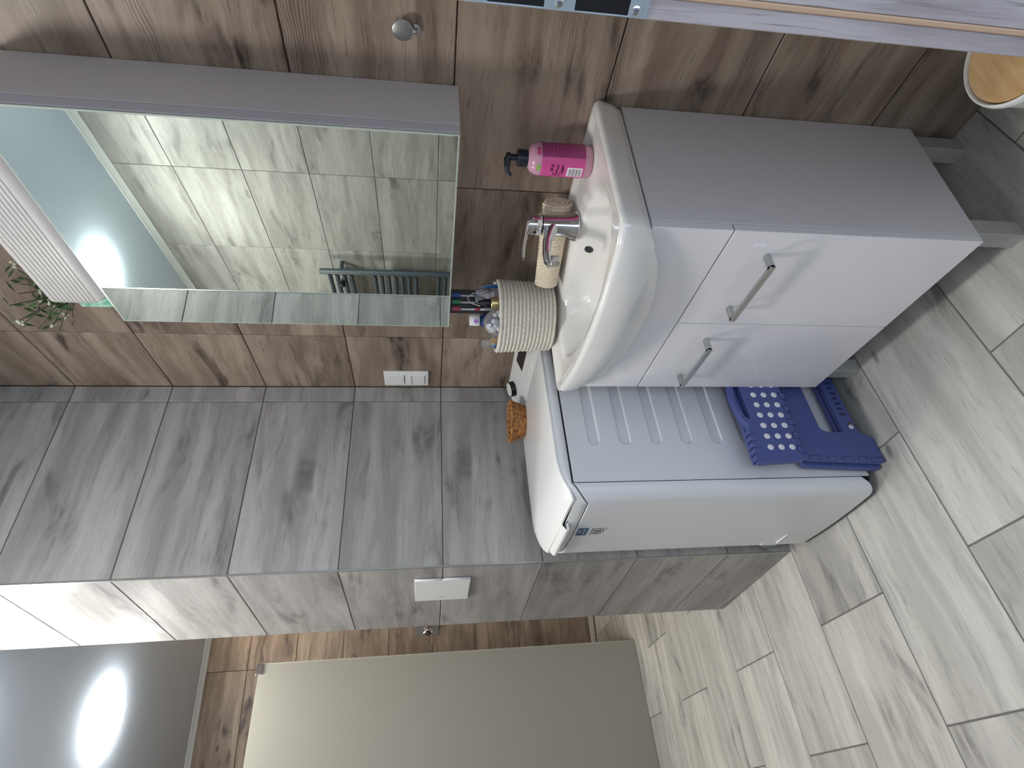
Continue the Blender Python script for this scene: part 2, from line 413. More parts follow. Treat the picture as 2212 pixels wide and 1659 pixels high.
t = empty('shower_lamp', (*SHOWER_LAMP, H)); tag(t, 'warm round lamp over the shower, hidden behind the partition', 'lamp')
MB().lathe([(.090, 0), (.094, -.002), (.094, -.012), (.088, -.014)], 40, cap1=False).build('lamp_rim', M['lamp_rim'], t, 40)
MB().lathe([(.0875, -.006), (.08, -.016), (.001, -.018)], 40).build('lamp_diffuser', mat('warm_glow', '#ffffff', .5, emit=(1, .84, .62, 1), es=34.0), t, 60)

# ------------------------------------------------------------------ vanity cabinet
VX0, VX1, VD, VZ0, VZ1 = .5839, 1.1339, .3354, .1205, .777
van = empty('vanity_cabinet', ((VX0 + VX1) / 2, -VD / 2, 0)); tag(van, 'white two-door vanity cabinet under the washbasin', 'cabinet')
O = tuple(van.location)
b = MB()
b.box(VX1 - .016, VX1, -.318, -.002, VZ0, VZ1, .0008)
b.build('side_panel', M['laminate'], van, origin=O)
MB().box(VX0, VX0 + .016, -.318, -.002, VZ0, VZ1, .0008).build('side_panel', M['laminate'], van, origin=O)
MB().box(VX0 + .0165, VX1 - .0165, -.318, -.002, VZ0, VZ0 + .016).build('bottom_panel', M['laminate'], van, origin=O)
MB().box(VX0 + .0165, VX1 - .0165, -.012, -.002, VZ0 + .017, VZ1 - .01).build('back_panel', M['laminate'], van, origin=O)
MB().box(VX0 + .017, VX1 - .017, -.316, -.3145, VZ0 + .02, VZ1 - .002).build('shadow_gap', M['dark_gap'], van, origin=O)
def front(x0, x1, z0, z1, nm):
    p = MB().box(x0, x1, -VD, -.3195, z0, z1, .0012, 2).build(nm, M['gloss_white'], van, origin=O)
    return p
front(VX0, VX1, .6265, VZ1, 'fascia')
xm = (VX0 + VX1) / 2
d1 = front(VX0, xm - .0013, VZ0, .6235, 'door'); d2 = front(xm + .0013, VX1, VZ0, .6235, 'door')
for dr, hx0, hx1 in ((d1, .638, .806), (d2, .912, 1.080)):
    h = MB(); zc = .533
    h.box(hx0, hx1, -VD - .034, -VD - .027, zc - .0055, zc + .0055, .001, 2)
    for xx in (hx0, hx1 - .011): h.box(xx, xx + .011, -VD - .0335, -VD, zc - .0055, zc + .0055, .0012, 2)
    h.build('handle', M['satin_metal'], dr, origin=O)
tape = MB().box(1.096, 1.108, -VD - .0006, -VD, .548, .572).build('tape_strip', M['print_white'], van, origin=O)
for lx, ly in ((1.091, -.306), (1.091, -.053), (VX0 + .002, -.306), (VX0 + .002, -.053)):
    lg = MB().box(lx, lx + .036, ly, ly + .038, 0, VZ0, .0015)
    lg.build('leg', M['leg'] if 'leg' in M else M['laminate'], van, origin=O)

# ------------------------------------------------------------------ washbasin
bas = empty('washbasin', (.861, -.19, .78)); tag(bas, 'white ceramic bow-front washbasin on the vanity', 'washbasin')
BO = tuple(bas.location); ZT = .838
BX0, BX1 = .571, 1.151; bxc = .861
def outline(th):
    dx, dy = math.cos(th), math.sin(th); ox, oy = .861, -.19
    def inside(x, y):
        if y > -.0015 or x < BX0 or x > BX1: return False
        s = (x - bxc) / .29
        yf = -.352 - .046 * (1 - s * s)
        if y < yf: return False
        # rounded corners
        for (cx_, sx) in ((BX1, 1), (BX0, -1)):
            r = .022; X = cx_ - sx * r; Yc = -.353 + r
            if (x - X) * sx > 0 and y < Yc and math.hypot(x - X, y - Yc) > r: return False
            r = .012; X = cx_ - sx * r; Yc = -.0015 - r
            if (x - X) * sx > 0 and y > Yc and math.hypot(x - X, y - Yc) > r: return False
        return True
    lo, hi = 0, .6
    for _ in range(30):
        m_ = (lo + hi) / 2
        if inside(ox + dx * m_, oy + dy * m_): lo = m_
        else: hi = m_
    return Vector((ox + dx * lo, oy + dy * lo))
NB = 160
base = [outline(2 * pi * j / NB) for j in range(NB)]
cB = Vector((.861, -.19))
def inset(p, d):
    v = p - cB; L = v.length
    # keep the inset roughly perpendicular
    sx = max(0.0, 1 - d / .29); sy = max(0.0, 1 - d / .19)
    return Vector((cB.x + v.x * sx, cB.y + v.y * sy))
bowl_c = Vector((.861, -.228)); bowl_a, bowl_b = .215, .118
def bowl(j, k, dy=0.0):
    th = 2 * pi * j / NB; e = 2.6
    c_, s_ = math.cos(th), math.sin(th)
    r = (abs(c_) ** e + abs(s_) ** e) ** (-1 / e)
    return Vector((bowl_c.x + bowl_a * k * r * c_, bowl_c.y + dy + bowl_b * k * r * s_))
def botz(p):
    s = (p.x - bxc) / .29
    if p.y < -.30:
        t = min(1, (-.30 - p.y) / .06); return .778 + t * (.712 + .066 * abs(s) ** 2.2 - .778)
    return .778
rings = []
def ring(fn): rings.append([(lambda q: (q[0], q[1], q[2]))(fn(j)) for j in range(NB)])
def low(j, ins, dz):
    p = base[j]; q = inset(p, ins)
    y = q.y
    if p.y < -.30: y = max(q.y, -.352 - (0 if ins < .004 else 0))
    return (q.x, y if p.y < -.30 and ins > .004 else q.y, botz(p) + dz)
ring(lambda j: low(j, .06, .006))
ring(lambda j: low(j, .022, 0))
ring(lambda j: low(j, .012, .006))
ring(lambda j: low(j, .005, .022))
def wallp(j, t):
    p = base[j]; z0 = botz(p) + .022; z1 = ZT - .010
    q = inset(p, .005 * (1 - t)); return (q.x, q.y, z0 + (z1 - z0) * t)
for t in (.35, .7, 1.0): ring(lambda j: wallp(j, t))
for ins, z in ((.0015, ZT - .005), (.004, ZT - .0018), (.009, ZT), (.015, ZT - .0005), (.020, ZT - .003), (.026, ZT - .007), (.036, ZT - .0095)):
    ring(lambda j: (*inset(base[j], ins), z))
def mixr(j, t, k, z):
    a = inset(base[j], .036); th = math.atan2(a.y - bowl_c.y, a.x - bowl_c.x)
    jj = th / (2 * pi) * NB
    b_ = bowl(jj, k); q = a.lerp(b_, t); return (q.x, q.y, z)
ring(lambda j: mixr(j, .5, 1.0, ZT - .0105))
ring(lambda j: mixr(j, .92, 1.0, ZT - .013))
for k, dz in ((1.0, -.017), (.95, -.028), (.89, -.048), (.80, -.074), (.67, -.095), (.5, -.109), (.3, -.117), (.12, -.121), (.105, -.123)):
    ring(lambda j: mixr(j, 1.0, k, ZT + dz))
bb = MB().loops(rings, True, True, False)
bo = bb.build('basin_body', M['ceramic'], bas, 50, origin=BO)
MB().lathe([(.022, -.003), (.0235, 0), (.02, .002), (.001, .003)], 24, center=(bowl_c.x, bowl_c.y, ZT - .1225)).build('drain_cover', M['chrome'], bas, 40, origin=BO)
ofm = Matrix.Translation((.853, -.1228, .7910)) @ Matrix.Rotation(math.radians(70), 4, 'X')
MB().lathe([(.0105, -.002), (.0105, .0010), (.0118, .0011), (.0128, -.001)], 24, cap1=False, M=ofm).build('overflow_ring', M['ceramic'], bas, 40, origin=BO)
MB().lathe([(.0104, .0006), (.001, .0007)], 24, M=ofm).build('overflow_hole', M['dark_gap'], bas, origin=BO)

# ------------------------------------------------------------------ mixer tap
fx, fy = .897, -.096
tap = empty('mixer_tap', (fx, fy, ZT - .010)); tag(tap, 'chrome single-lever mixer tap on the washbasin', 'tap'); tap.scale = (1.1, 1.1, 1.08)
TO = (0, 0, ZT - .010); zb = .012
MB().lathe([(.031, 0), (.031, .004), (.028, .010), (.0245, .022), (.0225, .045), (.0215, .066), (.021, .074), (.010, .078)], 32, sy=1.0).build('tap_body', M['chrome'], tap, 40)
sp = MB(); path = [(0, .004, .044), (0, -.022, .058), (0, -.048, .067), (0, -.076, .071), (0, -.098, .071), (0, -.108, .068)]
sp.tube(path, [.020, .0165, .0135, .012, .0115, .0085], 16, flat=.72); sp.build('spout', M['chrome'], tap, 45)
MB().lathe([(.0105, -.018), (.0112, -.017), (.0112, -.002), (.009, 0)], 20, center=(0, -.098, .067)).build('aerator', M['satin_metal'], tap, 40)
hd = MB().lathe([(.0205, .076), (.0225, .079), (.0225, .096), (.0195, .104), (.012, .108), (.001, .109)], 28); hd.build('lever_cap', M['chrome'], tap, 40)
lv = MB().tube([(0, .008, .101), (0, -.02, .110), (0, -.052, .117), (0, -.085, .121), (0, -.096, .121)], [.018, .0175, .014, .010, .006], 14, flat=.42); lv.build('lever', M['chrome'], tap, 45)
MB().lathe([(.0032, 0), (.0032, .0008), (.001, .001)], 12, M=Matrix.Translation((0, -.0224, .090)) @ Matrix.Rotation(pi / 2, 4, 'X')).build('index_hole', M['black_plastic'], tap)

# ------------------------------------------------------------------ mirror cabinet
MX0, MX1, MZ0, MZ1, MY = .567, 1.150, 1.105, 1.897, -.144
mc = empty('mirror_cabinet', ((MX0 + MX1) / 2, 0, MZ0)); tag(mc, 'grey-sided mirror cabinet hanging over the washbasin', 'cabinet')
O = tuple(mc.location)
MB().box(MX0 + .001, MX1, -.1165, -.001, MZ0, MZ1, .0008).build('cabinet_body', M['laminate'], mc, origin=O)
dr = MB().box(MX0, MX1, -.1405, -.1185, MZ0, MZ1, .0008).build('door', M['laminate_edge'], mc, origin=O)
MB().box(MX0, MX1 - .001, -.1445, -.1407, MZ0 + .0005, MZ1 - .0005, .0006).build('mirror_rim', M['mirror_edge'], dr, origin=O)
MB().box(MX0 + .0035, MX1 - .0045, -.1447, -.1440, MZ0 + .004, MZ1 - .004).build('mirror_pane', M['mirror'], dr, origin=O)
MB().box(MX0 + .004, MX1 - .004, -.1187, -.1163, MZ0 + .004, MZ1 - .004).build('shadow_gap', M['dark_gap'], mc, origin=O)

# ------------------------------------------------------------------ washing machine (turned with the partition)
MCB = Vector((.27, -.36, 0)); Rz = Matrix.Rotation(BETA, 4, 'Z')
wm = empty('washing_machine', Rz @ MCB, BETA); tag(wm, 'white top-loading washing machine between partition and vanity', 'washing machine')
O = tuple(MCB)
X0, X1, YB, YF, YS = .070, .470, -.060, -.665, -.627
# right side panel with pressed ribs
ribz = [.7425 - .0832 * i for i in range(7)]
def ribdepth(y, z):
    d = 0.0
    for rz_ in ribz:
        yy = min(max(y, -.507), -.12); dd = math.hypot(y - yy, z - rz_)
        t = min(1, max(0, (.0155 - dd) / .0055)); t = t * t * (3 - 2 * t); d = max(d, t * .0065)
    return d
ys = [YS + .002 + .100 * i / 4 for i in range(4)] + [-.528 + .030 * i / 14 for i in range(15)] + [-.49 + i * .03 for i in range(12)] + [-.127, -.118, -.110, -.100, YB]
ys = sorted(set(round(y, 4) for y in ys)); zs = [.022 + (.813 - .022) * i / 300 for i in range(301)]
sd = MB().grid(lambda y, z: (X1 - ribdepth(y, z), y, z), ys, zs)
sd.build('side_panel', M['appliance'], wm, 35, origin=O)
MB().box(X0, X0 + .003, YB, YS, .022, .813).build('side_panel', M['appliance'], wm, origin=O)
MB().box(X0, X1 - .001, YB, YB + .003, .022, .813).build('rear_panel', M['appliance'], wm, origin=O)
MB().box(X0 + .004, X1 - .008, YS + .004, YB - .0, .018, .806).build('drum_housing', M['dark_gap'], wm, origin=O)
# wrapped front panel
prof = []
for k in range(11):
    a = pi / 2 * k / 10; prof.append((X1 - .038 + .038 * math.cos(a), YF + .038 - .038 * math.sin(a)))
for k in range(1, 16):
    t = k / 16; prof.append((X1 - .038 + (X0 - X1 + .076) * t, YF - .004 * math.sin(pi * t)))
for k in range(11):
    a = pi / 2 * (1 - k / 10); prof.append((X0 + .038 - .038 * math.cos(a), YF + .038 - .038 * math.sin(a)))
npf = len(prof)
def edge_f(i):      # 1 at the side ends, 0 on the flat front
    k = min(i, npf - 1 - i); return max(0.0, 1 - k / 10.0)
def ztop(i): e = edge_f(i); return .772 + .041 * e
def zbot(i): e = edge_f(i); k = min(i, npf - 1 - i); return .018 + .030 * max(0, 1 - k / 7.0) ** 2
fp = MB()
lev = [0, .01, .03, .1, .3, .5, .7, .9, .985, 1.0]
ringsf = []
for t in lev:
    ringsf.append([(x, y, zbot(i) + (ztop(i) - zbot(i)) * t) for i, (x, y) in enumerate(prof)])
cxm = (X0 + X1) / 2
def ins(p, d):
    x, y, z = p
    return (cxm + (x - cxm) * (1 - d / .2), y + d, z)
ringsf.append([ins(p, .003) for p in ringsf[-1]]); ringsf[-1] = [(x, y, z + .0015) for x, y, z in ringsf[-1]]
ringsf.append([(x, y, z - .010) for x, y, z in [ins(p, .004) for p in ringsf[-1]]])
fp.loops(ringsf, False)
fp.build('front_panel', M['appliance'], wm, 45, origin=O)
# dark seam and top frame band
def lidz(y):
    if y > -.545: return .845
    t = min(1.0, (-.545 - y) / .125); return .845 - .037 * t ** 2.3
def band_low(i): return ztop(i) + .004
seam = MB().loops([[ins((x, y, ztop(i) - .006), .0045) for i, (x, y) in enumerate(prof)], [ins((x, y, ztop(i) + .008), .0045) for i, (x, y) in enumerate(prof)]], False)
seam.box(X1 - .006, X1 - .0035, YS, YB, .807, .822)
seam.build('seam', M['dark_gap'], wm, origin=O)
tf = MB()
rr = []
for dz, dins in ((0, .002), (.002, .001), (.5, .002), (.95, .0045), (1.0, .007)):
    row_ = []
    for i, (x, y) in enumerate(prof):
        lo = band_low(i); hi = lidz(y) - .001
        z = lo + (dz if dz == .002 else (hi - lo) * dz)
        row_.append(ins((x, y, z), dins))
    rr.append(row_)
tf.loops(rr, False)
bys = [YB, -.3, -.5, -.545, -.56, -.575, -.59, -.605, -.618, YS]
for sgn, xe in ((1, X1), (-1, X0)):
    tf.loops([[(xe - sgn * .002, y, .817) for y in bys], [(xe - sgn * .001, y, .819) for y in bys], [(xe - sgn * .003, y, lidz(y) - .006) for y in bys], [(xe - sgn * .0075, y, lidz(y) - .001) for y in bys]], False)
tf.build('top_frame', M['appliance'], wm, 45, origin=O)
# lid: crowned top that rolls down over the front
lid = MB()
YP = -.205
lys = [YP, -.3, -.4, -.5, -.545, -.57, -.59, -.61, -.625, -.64, -.652, -.661]
def lidpt(u, y):
    e = .0 if y > YS else (1 - math.sqrt(max(0, 1 - ((YS - y) / .038) ** 2)))
    half = .196 - .036 * e
    z = lidz(y) + .003 * (1 - (abs(u)) ** 6) + .0015
    return (cxm + u * half, y - .003 * (1 - u * u) * (1 if y < YS else 0), z)
us = [-1, -.985, -.95, -.8, -.5, 0, .5, .8, .95, .985, 1]
lid.grid(lidpt, us, lys)
edge = [lidpt(u, lys[0]) for u in us] + [lidpt(us[-1], y) for y in lys[1:]] + [lidpt(u, lys[-1]) for u in reversed(us[:-1])] + [lidpt(us[0], y) for y in reversed(lys[1:-1])]
lid.loops([edge, [(x, y, z - .005) for x, y, z in edge]], True)
lido = lid.build('lid', M['appliance_white'], wm, 40, origin=O)
# grip tab on the lid's front edge
gt = MB(); gx0, gx1 = .130, .318
gp = []
for t in range(9):
    a = t / 8; gp.append((gx0 + (gx1 - gx0) * a, 0))
gt.grid(lambda u, v: (u, YF - .006 - .012 * v, .8125 - .006 * v * v + .004 * (1 - v)), [gx0 + (gx1 - gx0) * i / 8 for i in range(9)], [-.6, 0, .4, .8, 1.0])
gt.grid(lambda u, v: (u, YF - .006 - .012 * v, .8005), [gx0 + (gx1 - gx0) * i / 8 for i in range(9)], [-.6, 0, .4, .8, 1.0])
gt.box(gx0, gx1, YF - .018, YF + .004, .800, .8065, .0015)
gt.build('lid_grip', M['appliance_white'], lido, 40, origin=O)
MB().box(gx0 - .012, gx1 + .012, YF + .0005, YF + .003, .790, .806).build('grip_recess', M['dark_gap'], wm, origin=O)
# control panel
PA = Vector((0, YP + .003, .8475)); PBk = Vector((0, -.056, .884)); pd = (PBk - PA).normalized(); pn = Vector((0, -pd.z, pd.y))
def pp(x, y, h=0.0):        # point on the sloped panel above local (x, y)
    t = (y - PA.y) / pd.y; q = PA + pd * t + pn * h; return (x, q.y, q.z)
cp = MB(); xa, xb = X0 + .004, X1 - .004
cp.loops([[(xa, PA.y, .838), (xa + .003, PA.y, PA.z), (xa + .006, PBk.y - .008, PBk.z - .001), (xa + .006, PBk.y, PBk.z - .008), (xa, YB, .838)],
          [(xb, PA.y, .838), (xb - .003, PA.y, PA.z), (xb - .006, PBk.y - .008, PBk.z - .001), (xb - .006, PBk.y, PBk.z - .008), (xb, YB, .838)]], True, True, True)
cpo = cp.build('control_panel', M['appliance_white'], wm, 30, origin=O)
dsp = [(.385, -.084), (.326, -.087), (.265, -.086), (.270, -.135), (.373, -.138), (.385, -.13)]
MB().loops([[pp(x, y, .0002) for x, y in dsp], [pp(x, y, .0012) for x, y in dsp]], True, False, True).build('display', M['black_plastic'], cpo, origin=O)
prt = MB()
def mark(x, y, w, h): prt.loops([[pp(x, y, .0004), pp(x + w, y, .0004), pp(x + w, y + h, .0004), pp(x, y + h, .0004)]], True, False, True)
for i in range(6):
    for (xx, ww) in ((.185, .022), (.212, .030), (.246, .012)):
        mark(xx + .002 * (i % 2), -.085 - i * .0105, ww * (.6 + .4 * random.random()), .0022)
for i in range(5): mark(.098 + .001 * i, -.150 - i * .006, .03, .0018)
for xx, ww in ((.275, .016), (.300, .014), (.324, .016), (.352, .012), (.39, .02), (.42, .02)): mark(xx, -.165, ww, .0026)
for xx, ww in ((.36, .03), (.40, .03)): mark(xx, -.150, ww, .0026)
prt.build('panel_print', M['print_gray'], cpo, origin=O)['kind'] = 'stuff'
kc = Vector(pp(.140, -.108)); km = Matrix.Translation(kc) @ Matrix.Rotation(math.atan2(pn.y, pn.z) * -1, 4, 'X')
kb = MB().lathe([(.0255, 0), (.0265, .001), (.0255, .017), (.0235, .018)], 32, M=km); ko = kb.build('program_knob', M['black_plastic'], cpo, 40, origin=O)
MB().lathe([(.0232, .0182), (.0225, .0195), (.001, .0197)], 32, M=km).build('knob_cap', M['white_plastic'], ko, 40, origin=O)
MB().box(-.0008, .0008, -.0272, -.0262, .0005, .0178, M=km @ Matrix.Rotation(-.25, 4, 'Z')).build('knob_line', M['print_white'], ko, origin=O)
# energy sticker and motor badge, printed on the front
fy_ = YF - .0042
def fbox(mb, x0, x1, z0, z1, h=.0005, dy=0): mb.box(x0, x1, fy_ - h - dy, fy_ - dy + .002, z0, z1)
b = MB(); fbox(b, .2445, .2905, .7405, .7665); st = b.build('energy_sticker', M['sticker_blue'], wm, origin=O)
b = MB(); fbox(b, .240, .2940, .7375, .7695, .0002); b.build('sticker_border', M['sticker_pale'], st, origin=O)
b = MB()
for (x, z, w, h) in ((.262, .758, .018, .005), (.255, .747, .012, .004), (.272, .746, .011, .006)): fbox(b, x, x + w, z, z + h, .0007)
b.build('sticker_print', M['sticker_pale'], st, origin=O)
b = MB(); b.box(.244, .2455 + .043, fy_ - .0005, fy_ + .002, .7278, .7292)
def oval(cx_, cz_, rx, rz_, th=.0011):
    b.tube([(cx_ + rx * math.cos(2 * pi * i / 28), fy_ - .0001, cz_ + rz_ * math.sin(2 * pi * i / 28)) for i in range(29)], th * .8, 5)
oval(.278, .711, .0085, .0145); oval(.258, .7115, .0085, .0125)
for (x, z, w, h) in ((.275, .716, .004, .003), (.276, .703, .003, .006), (.270, .709, .004, .003), (.255, .714, .004, .004), (.256, .707, .004, .005), (.264, .694, .006, .002), (.280, .690, .010, .0015)): b.box(x, x + w, fy_ - .0005, fy_ + .002, z, z + h)
b.build('front_badge', M['print_dark'], wm, origin=O)
b = MB(); b.box(.100, .200, fy_ + .0030, fy_ + .006, .105, .160); 
b.build('filter_flap', M['appliance'], wm, origin=O)
MB().box(.120, .186, fy_ - .0002, fy_ + .004, .1155, .1185).build('flap_highlight', M['print_white'], wm, origin=O)  # white strip paints the highlight along the filter flap
for lx in (X0 + .04, X1 - .04):
    for ly in (YF + .06, YB - .05):
        MB().lathe([(.02, 0), (.02, .008), (.012, .010), (.012, .024)], 16, center=(lx, ly, 0)).build('foot', M['rubber'], wm, 40, origin=O)
hp = [(.045, -.52, .21), (.030, -.575, .175), (.022, -.615, .135), (.018, -.637, .095), (.018, -.640, .055), (.024, -.625, .028), (.035, -.58, .014), (.05, -.50, .012)]
MB().tube(hp, .0075, 10).build('hose', M['hose'], wm, 60, origin=O)

# ------------------------------------------------------------------ folded step stool (in the gap, parallel to the machine side)
SX = .513
st = empty('step_stool', Rz @ Vector((SX, -.43, 0)), BETA); tag(st, 'folded blue plastic step stool with white dots beside the vanity', 'stool')
# drawing plane: (u = -y local, v = z), looking along -x
Mp = lambda x: Matrix(((0, 0, 1, x - SX), (-1, 0, 0, .43), (0, 1, 0, 0), (0, 0, 0, 1)))
def legsheet(x, shift):
    outer = rpoly([(.268, .0), (.250, .215), (.600 + shift, .220), (.613 + shift, .003), (.540, .003), (.528, .032), (.515, .037), (.335, .037), (.322, .032), (.312, .0)], [.006, .01, .01, .012, .004, .008, .006, .006, .008, .004])
    hole = rpoly([(.345, .080), (.345, .143), (.512, .143), (.521, .128), (.521, .080)], [.006, .015, .015, .008, .006])
    return shape2d('leg_panel', [outer, hole], .0075, .0018, M['blue_plastic'], st, Mp(x))
lp = legsheet(SX, 0); legsheet(SX - .021, .008)
# hinge knuckles along the leg's front edge
for zc, hh in ((.195, .014), (.148, .010), (.106, .010), (.064, .010), (.022, .016)):
    u = .6065 + (.2 - zc) * .055
    kn = MB().box(SX + .0065 - SX, SX + .0098 - SX, -(u - .004) + .43, -(u - .016) + .43, zc - hh, zc + hh, .0012)
    kn.build('hinge_knuckle', M['blue_plastic'], st)
    MB().box(SX + .0064 - SX, SX + .0086 - SX, -(u - .0040) + .43, -(u - .0172) + .43, zc - hh - .0014, zc + hh + .0014).build('hinge_groove_shade', M['blue_dark'], st)  # darker blue box paints the groove shade around each knuckle
# embossed marks on the crossbar
em = MB()
for i in range(7): em.box(.0074, .0084, -(.36 + i * .017) + .43, -(.36 + i * .017 + .008) + .43, .048 + .004 * (i % 2), .066)
em.build('embossed_print', M['blue_dark'], lp)
MB().lathe([(.0065, 0), (.0065, .0012), (.001, .0014)], 20, M=Mp(SX) @ Matrix.Translation((.507, .052, .0074))).build('round_sticker', M['dot_rubber'], lp, 40)
MB().prism([(.490, .052), (.499, .061), (.501, .045)], .0074, .0084, M=Mp(SX)).build('warning_sticker', mat('brown_print', '#5a4334', .6), lp)
# folded top halves: the dotted plate faces out
XT = SX + .024
plate = rpoly([(.250, .222), (.250, .352), (.348, .354), (.372, .372), (.444, .3815), (.496, .372), (.512, .360), (.622, .371), (.616, .240)], [.01, .012, .01, .02, .03, .02, .008, .012, .012])
hole = rpoly([(.374, .344), (.380, .359), (.444, .368), (.490, .358), (.497, .345)], [.005, .012, .02, .012, .005])
tp = shape2d('top_plate', [plate, hole], .009, .002, M['blue_plastic'], st, Mp(XT))
bk = rpoly([(.252, .240), (.252, .350), (.612, .366), (.604, .252)], .01)
shape2d('top_plate', [bk], .006, .0018, M['blue_plastic'], st, Mp(XT - .018) @ Matrix.Translation((0, 0, -.001)))
for i in range(11):
    for j in range(3):
        u = .4215 + .0316 * (i - 5); v = .3125 - .0290 * j + .010 * (u - .4215) / .158
        if u > .60 or u < .27: continue
        MB().lathe([(.0078, 0), (.0078, .0012), (.0055, .002), (.0005, .0022)], 20, M=Mp(XT) @ Matrix.Translation((u, v, .0088))).build('grip_dot', M['dot_rubber'], tp, 40)
for k in range(5):
    u = .526 + .0185 * k
    MB().box(XT - SX - .012, XT - SX + .0098, -(u + .0150) + .43, -u + .43, .347 + (u - .5) * .095, .3640 + (u - .5) * .095, .004, 2).build('hinge_knuckle', M['blue_plastic'], st)
    MB().box(XT - SX - .012, XT - SX + .0093, -(u + .0162) + .43, -(u + .0150) + .43, .343 + (u - .5) * .095, .3635 + (u - .5) * .095).build('hinge_groove_shade', M['blue_dark'], st)  # groove shade between knuckles, painted as a darker blue strip
for k in range(5):
    u = .415 + .0405 * k
    MB().box(XT - SX - .004, XT - SX + .0104, -(u + .018) + .43, -u + .43, .2235 + (u - .4) * .075, .2375 + (u - .4) * .075, .003, 2).build('hinge_knuckle', M['blue_plastic'], st)
    MB().box(XT - SX - .004, XT - SX + .0093, -(u + .0195) + .43, -(u - .0015) + .43, .224 + (u - .4) * .075, .2392 + (u - .4) * .075).build('hinge_groove_shade', M['blue_dark'], st)  # shade framing the lower knuckles, put in as darker blue boxes

# ------------------------------------------------------------------ wicker basket on the machine
wb = empty('wicker_basket', Rz @ Vector((.150, -.245, .8495)), 1.04); tag(wb, 'small brown wicker basket on the washing machine', 'basket')
wk = MB()
hgt = .047; rings = []
for k in range(0, 40):
    z = hgt * k / 39; bump = .0010 * math.sin(k * pi * .98)
    r0 = .046 + .020 * (z / hgt) ** .8 + (.0018 if k % 3 == 0 else 0)
    rings.append([((r0 + .0013 * math.cos(24 * 2 * pi * j / 96 + (k // 3) * pi)) * math.cos(2 * pi * j / 96), (r0 * .74 + .0013 * math.cos(24 * 2 * pi * j / 96 + (k // 3) * pi)) * math.sin(2 * pi * j / 96), z) for j in range(96)])
inner = [[(x * .93, y * .93, max(z, .004)) for x, y, z in r] for r in reversed(rings[1:])]
wk.loops(rings + inner, True, True, True); wk.build('woven_wall', M['wicker'], wb, 60)
rim = MB()
for ph in (0, pi):
    rim.tube([((.0665 + .002 * math.cos(40 * pi * i / 96 + ph)) * math.cos(2 * pi * i / 96), (.0495 + .002 * math.cos(40 * pi * i / 96 + ph)) * math.sin(2 * pi * i / 96), hgt + .0015 + .002 * math.sin(40 * pi * i / 96 + ph)) for i in range(97)], .0026, 6)
rim.build('braided_rim', M['wicker'], wb, 60)

# ------------------------------------------------------------------ rope basket with toiletries
RB = Vector((.603, -.132, ZT + .0005))
rb = empty('rope_basket', RB); tag(rb, 'cream cotton rope basket of toiletries on the washbasin edge', 'basket')
prof = []; nC = 15; RH = .146
for k in range(nC):
    zc = RH * (k + .5) / nC; rc = .084 + .008 * (zc / RH)
    for a in range(6):
        th = -pi / 2 + pi * (a + .5) / 6
        prof.append((rc + .0052 * math.cos(th), zc + .0048 * math.sin(th)))
inn = [(.080 + .008 * (z / RH), z) for z in (RH, RH * .7, RH * .3, .006)]
MB().lathe([(.03, 0), (.078, 0)] + prof + inn + [(.02, .006)], 64).build('rope_coils', M['rope'], rb, 60)
MB().tube([(.085 * math.cos(.9), .085 * math.sin(.9), RH - .004), (.086 * math.cos(.8), .088 * math.sin(.8), RH + .006), (.084 * math.cos(.7), .086 * math.sin(.7), RH + .001)], .0035, 8).build('rope_end', M['rope'], rb, 60)
# contents (each lies in the basket): positions in room space, resting on the basket floor
zb_ = RB.z + .0065
def at(dx, dy, dz=0.0): return Vector((RB.x + dx, RB.y + dy, zb_ + dz))
# view-right across the basket is about (+.5,+.86), towards the camera (+.85,-.5)
RX = Vector((.5, .86, 0)).normalized(); TC = Vector((.86, -.5, 0)).normalized()
def rel(a, t, z=0.0): return RB + RX * a + TC * t + Vector((0, 0, .0065 + z))
face = math.atan2(RX.y, RX.x)
# toothbrush blister pack, tall, at the back
tp_ = empty('toothbrush_pack', rel(.044, -.036), face); tag(tp_, 'black card pack of white toothbrushes standing in the rope basket', 'toothbrush pack')
MB().box(-.034, .030, .003, .006, 0, .262, .001).build('backing_card', M['black_plastic'], tp_)
for k, (xx, mm) in enumerate(((-.024, 'red'), (-.006, 'green'), (.012, 'blue'))):
    tb_ = MB().tube([(xx, -.004, .02), (xx, -.004, .10), (xx + .001, -.005, .16), (xx, -.005, .205), (xx, -.004, .228), (xx, -.004, .252)], [.005, .006, .0055, .0035, .0035, .0062], 10, flat=.7)
    t_ = tb_.build('toothbrush', M['foam_white'], tp_, 60)
    MB().box(xx - .0055, xx + .0055, -.013, -.006, .230, .251, .002).build('bristles', M[mm], t_)
    MB().box(xx - .0035, xx + .0035, -.0115, -.0075, .178, .192, .001).build('grip_ring', M[mm], t_)
MB().tube([(.020, -.014, .165), (.018, -.018, .195), (.006, -.020, .212), (-.008, -.018, .206), (-.016, -.014, .178)], .0016, 6).build('cable_loop', M['print_white'], tp_, 60)
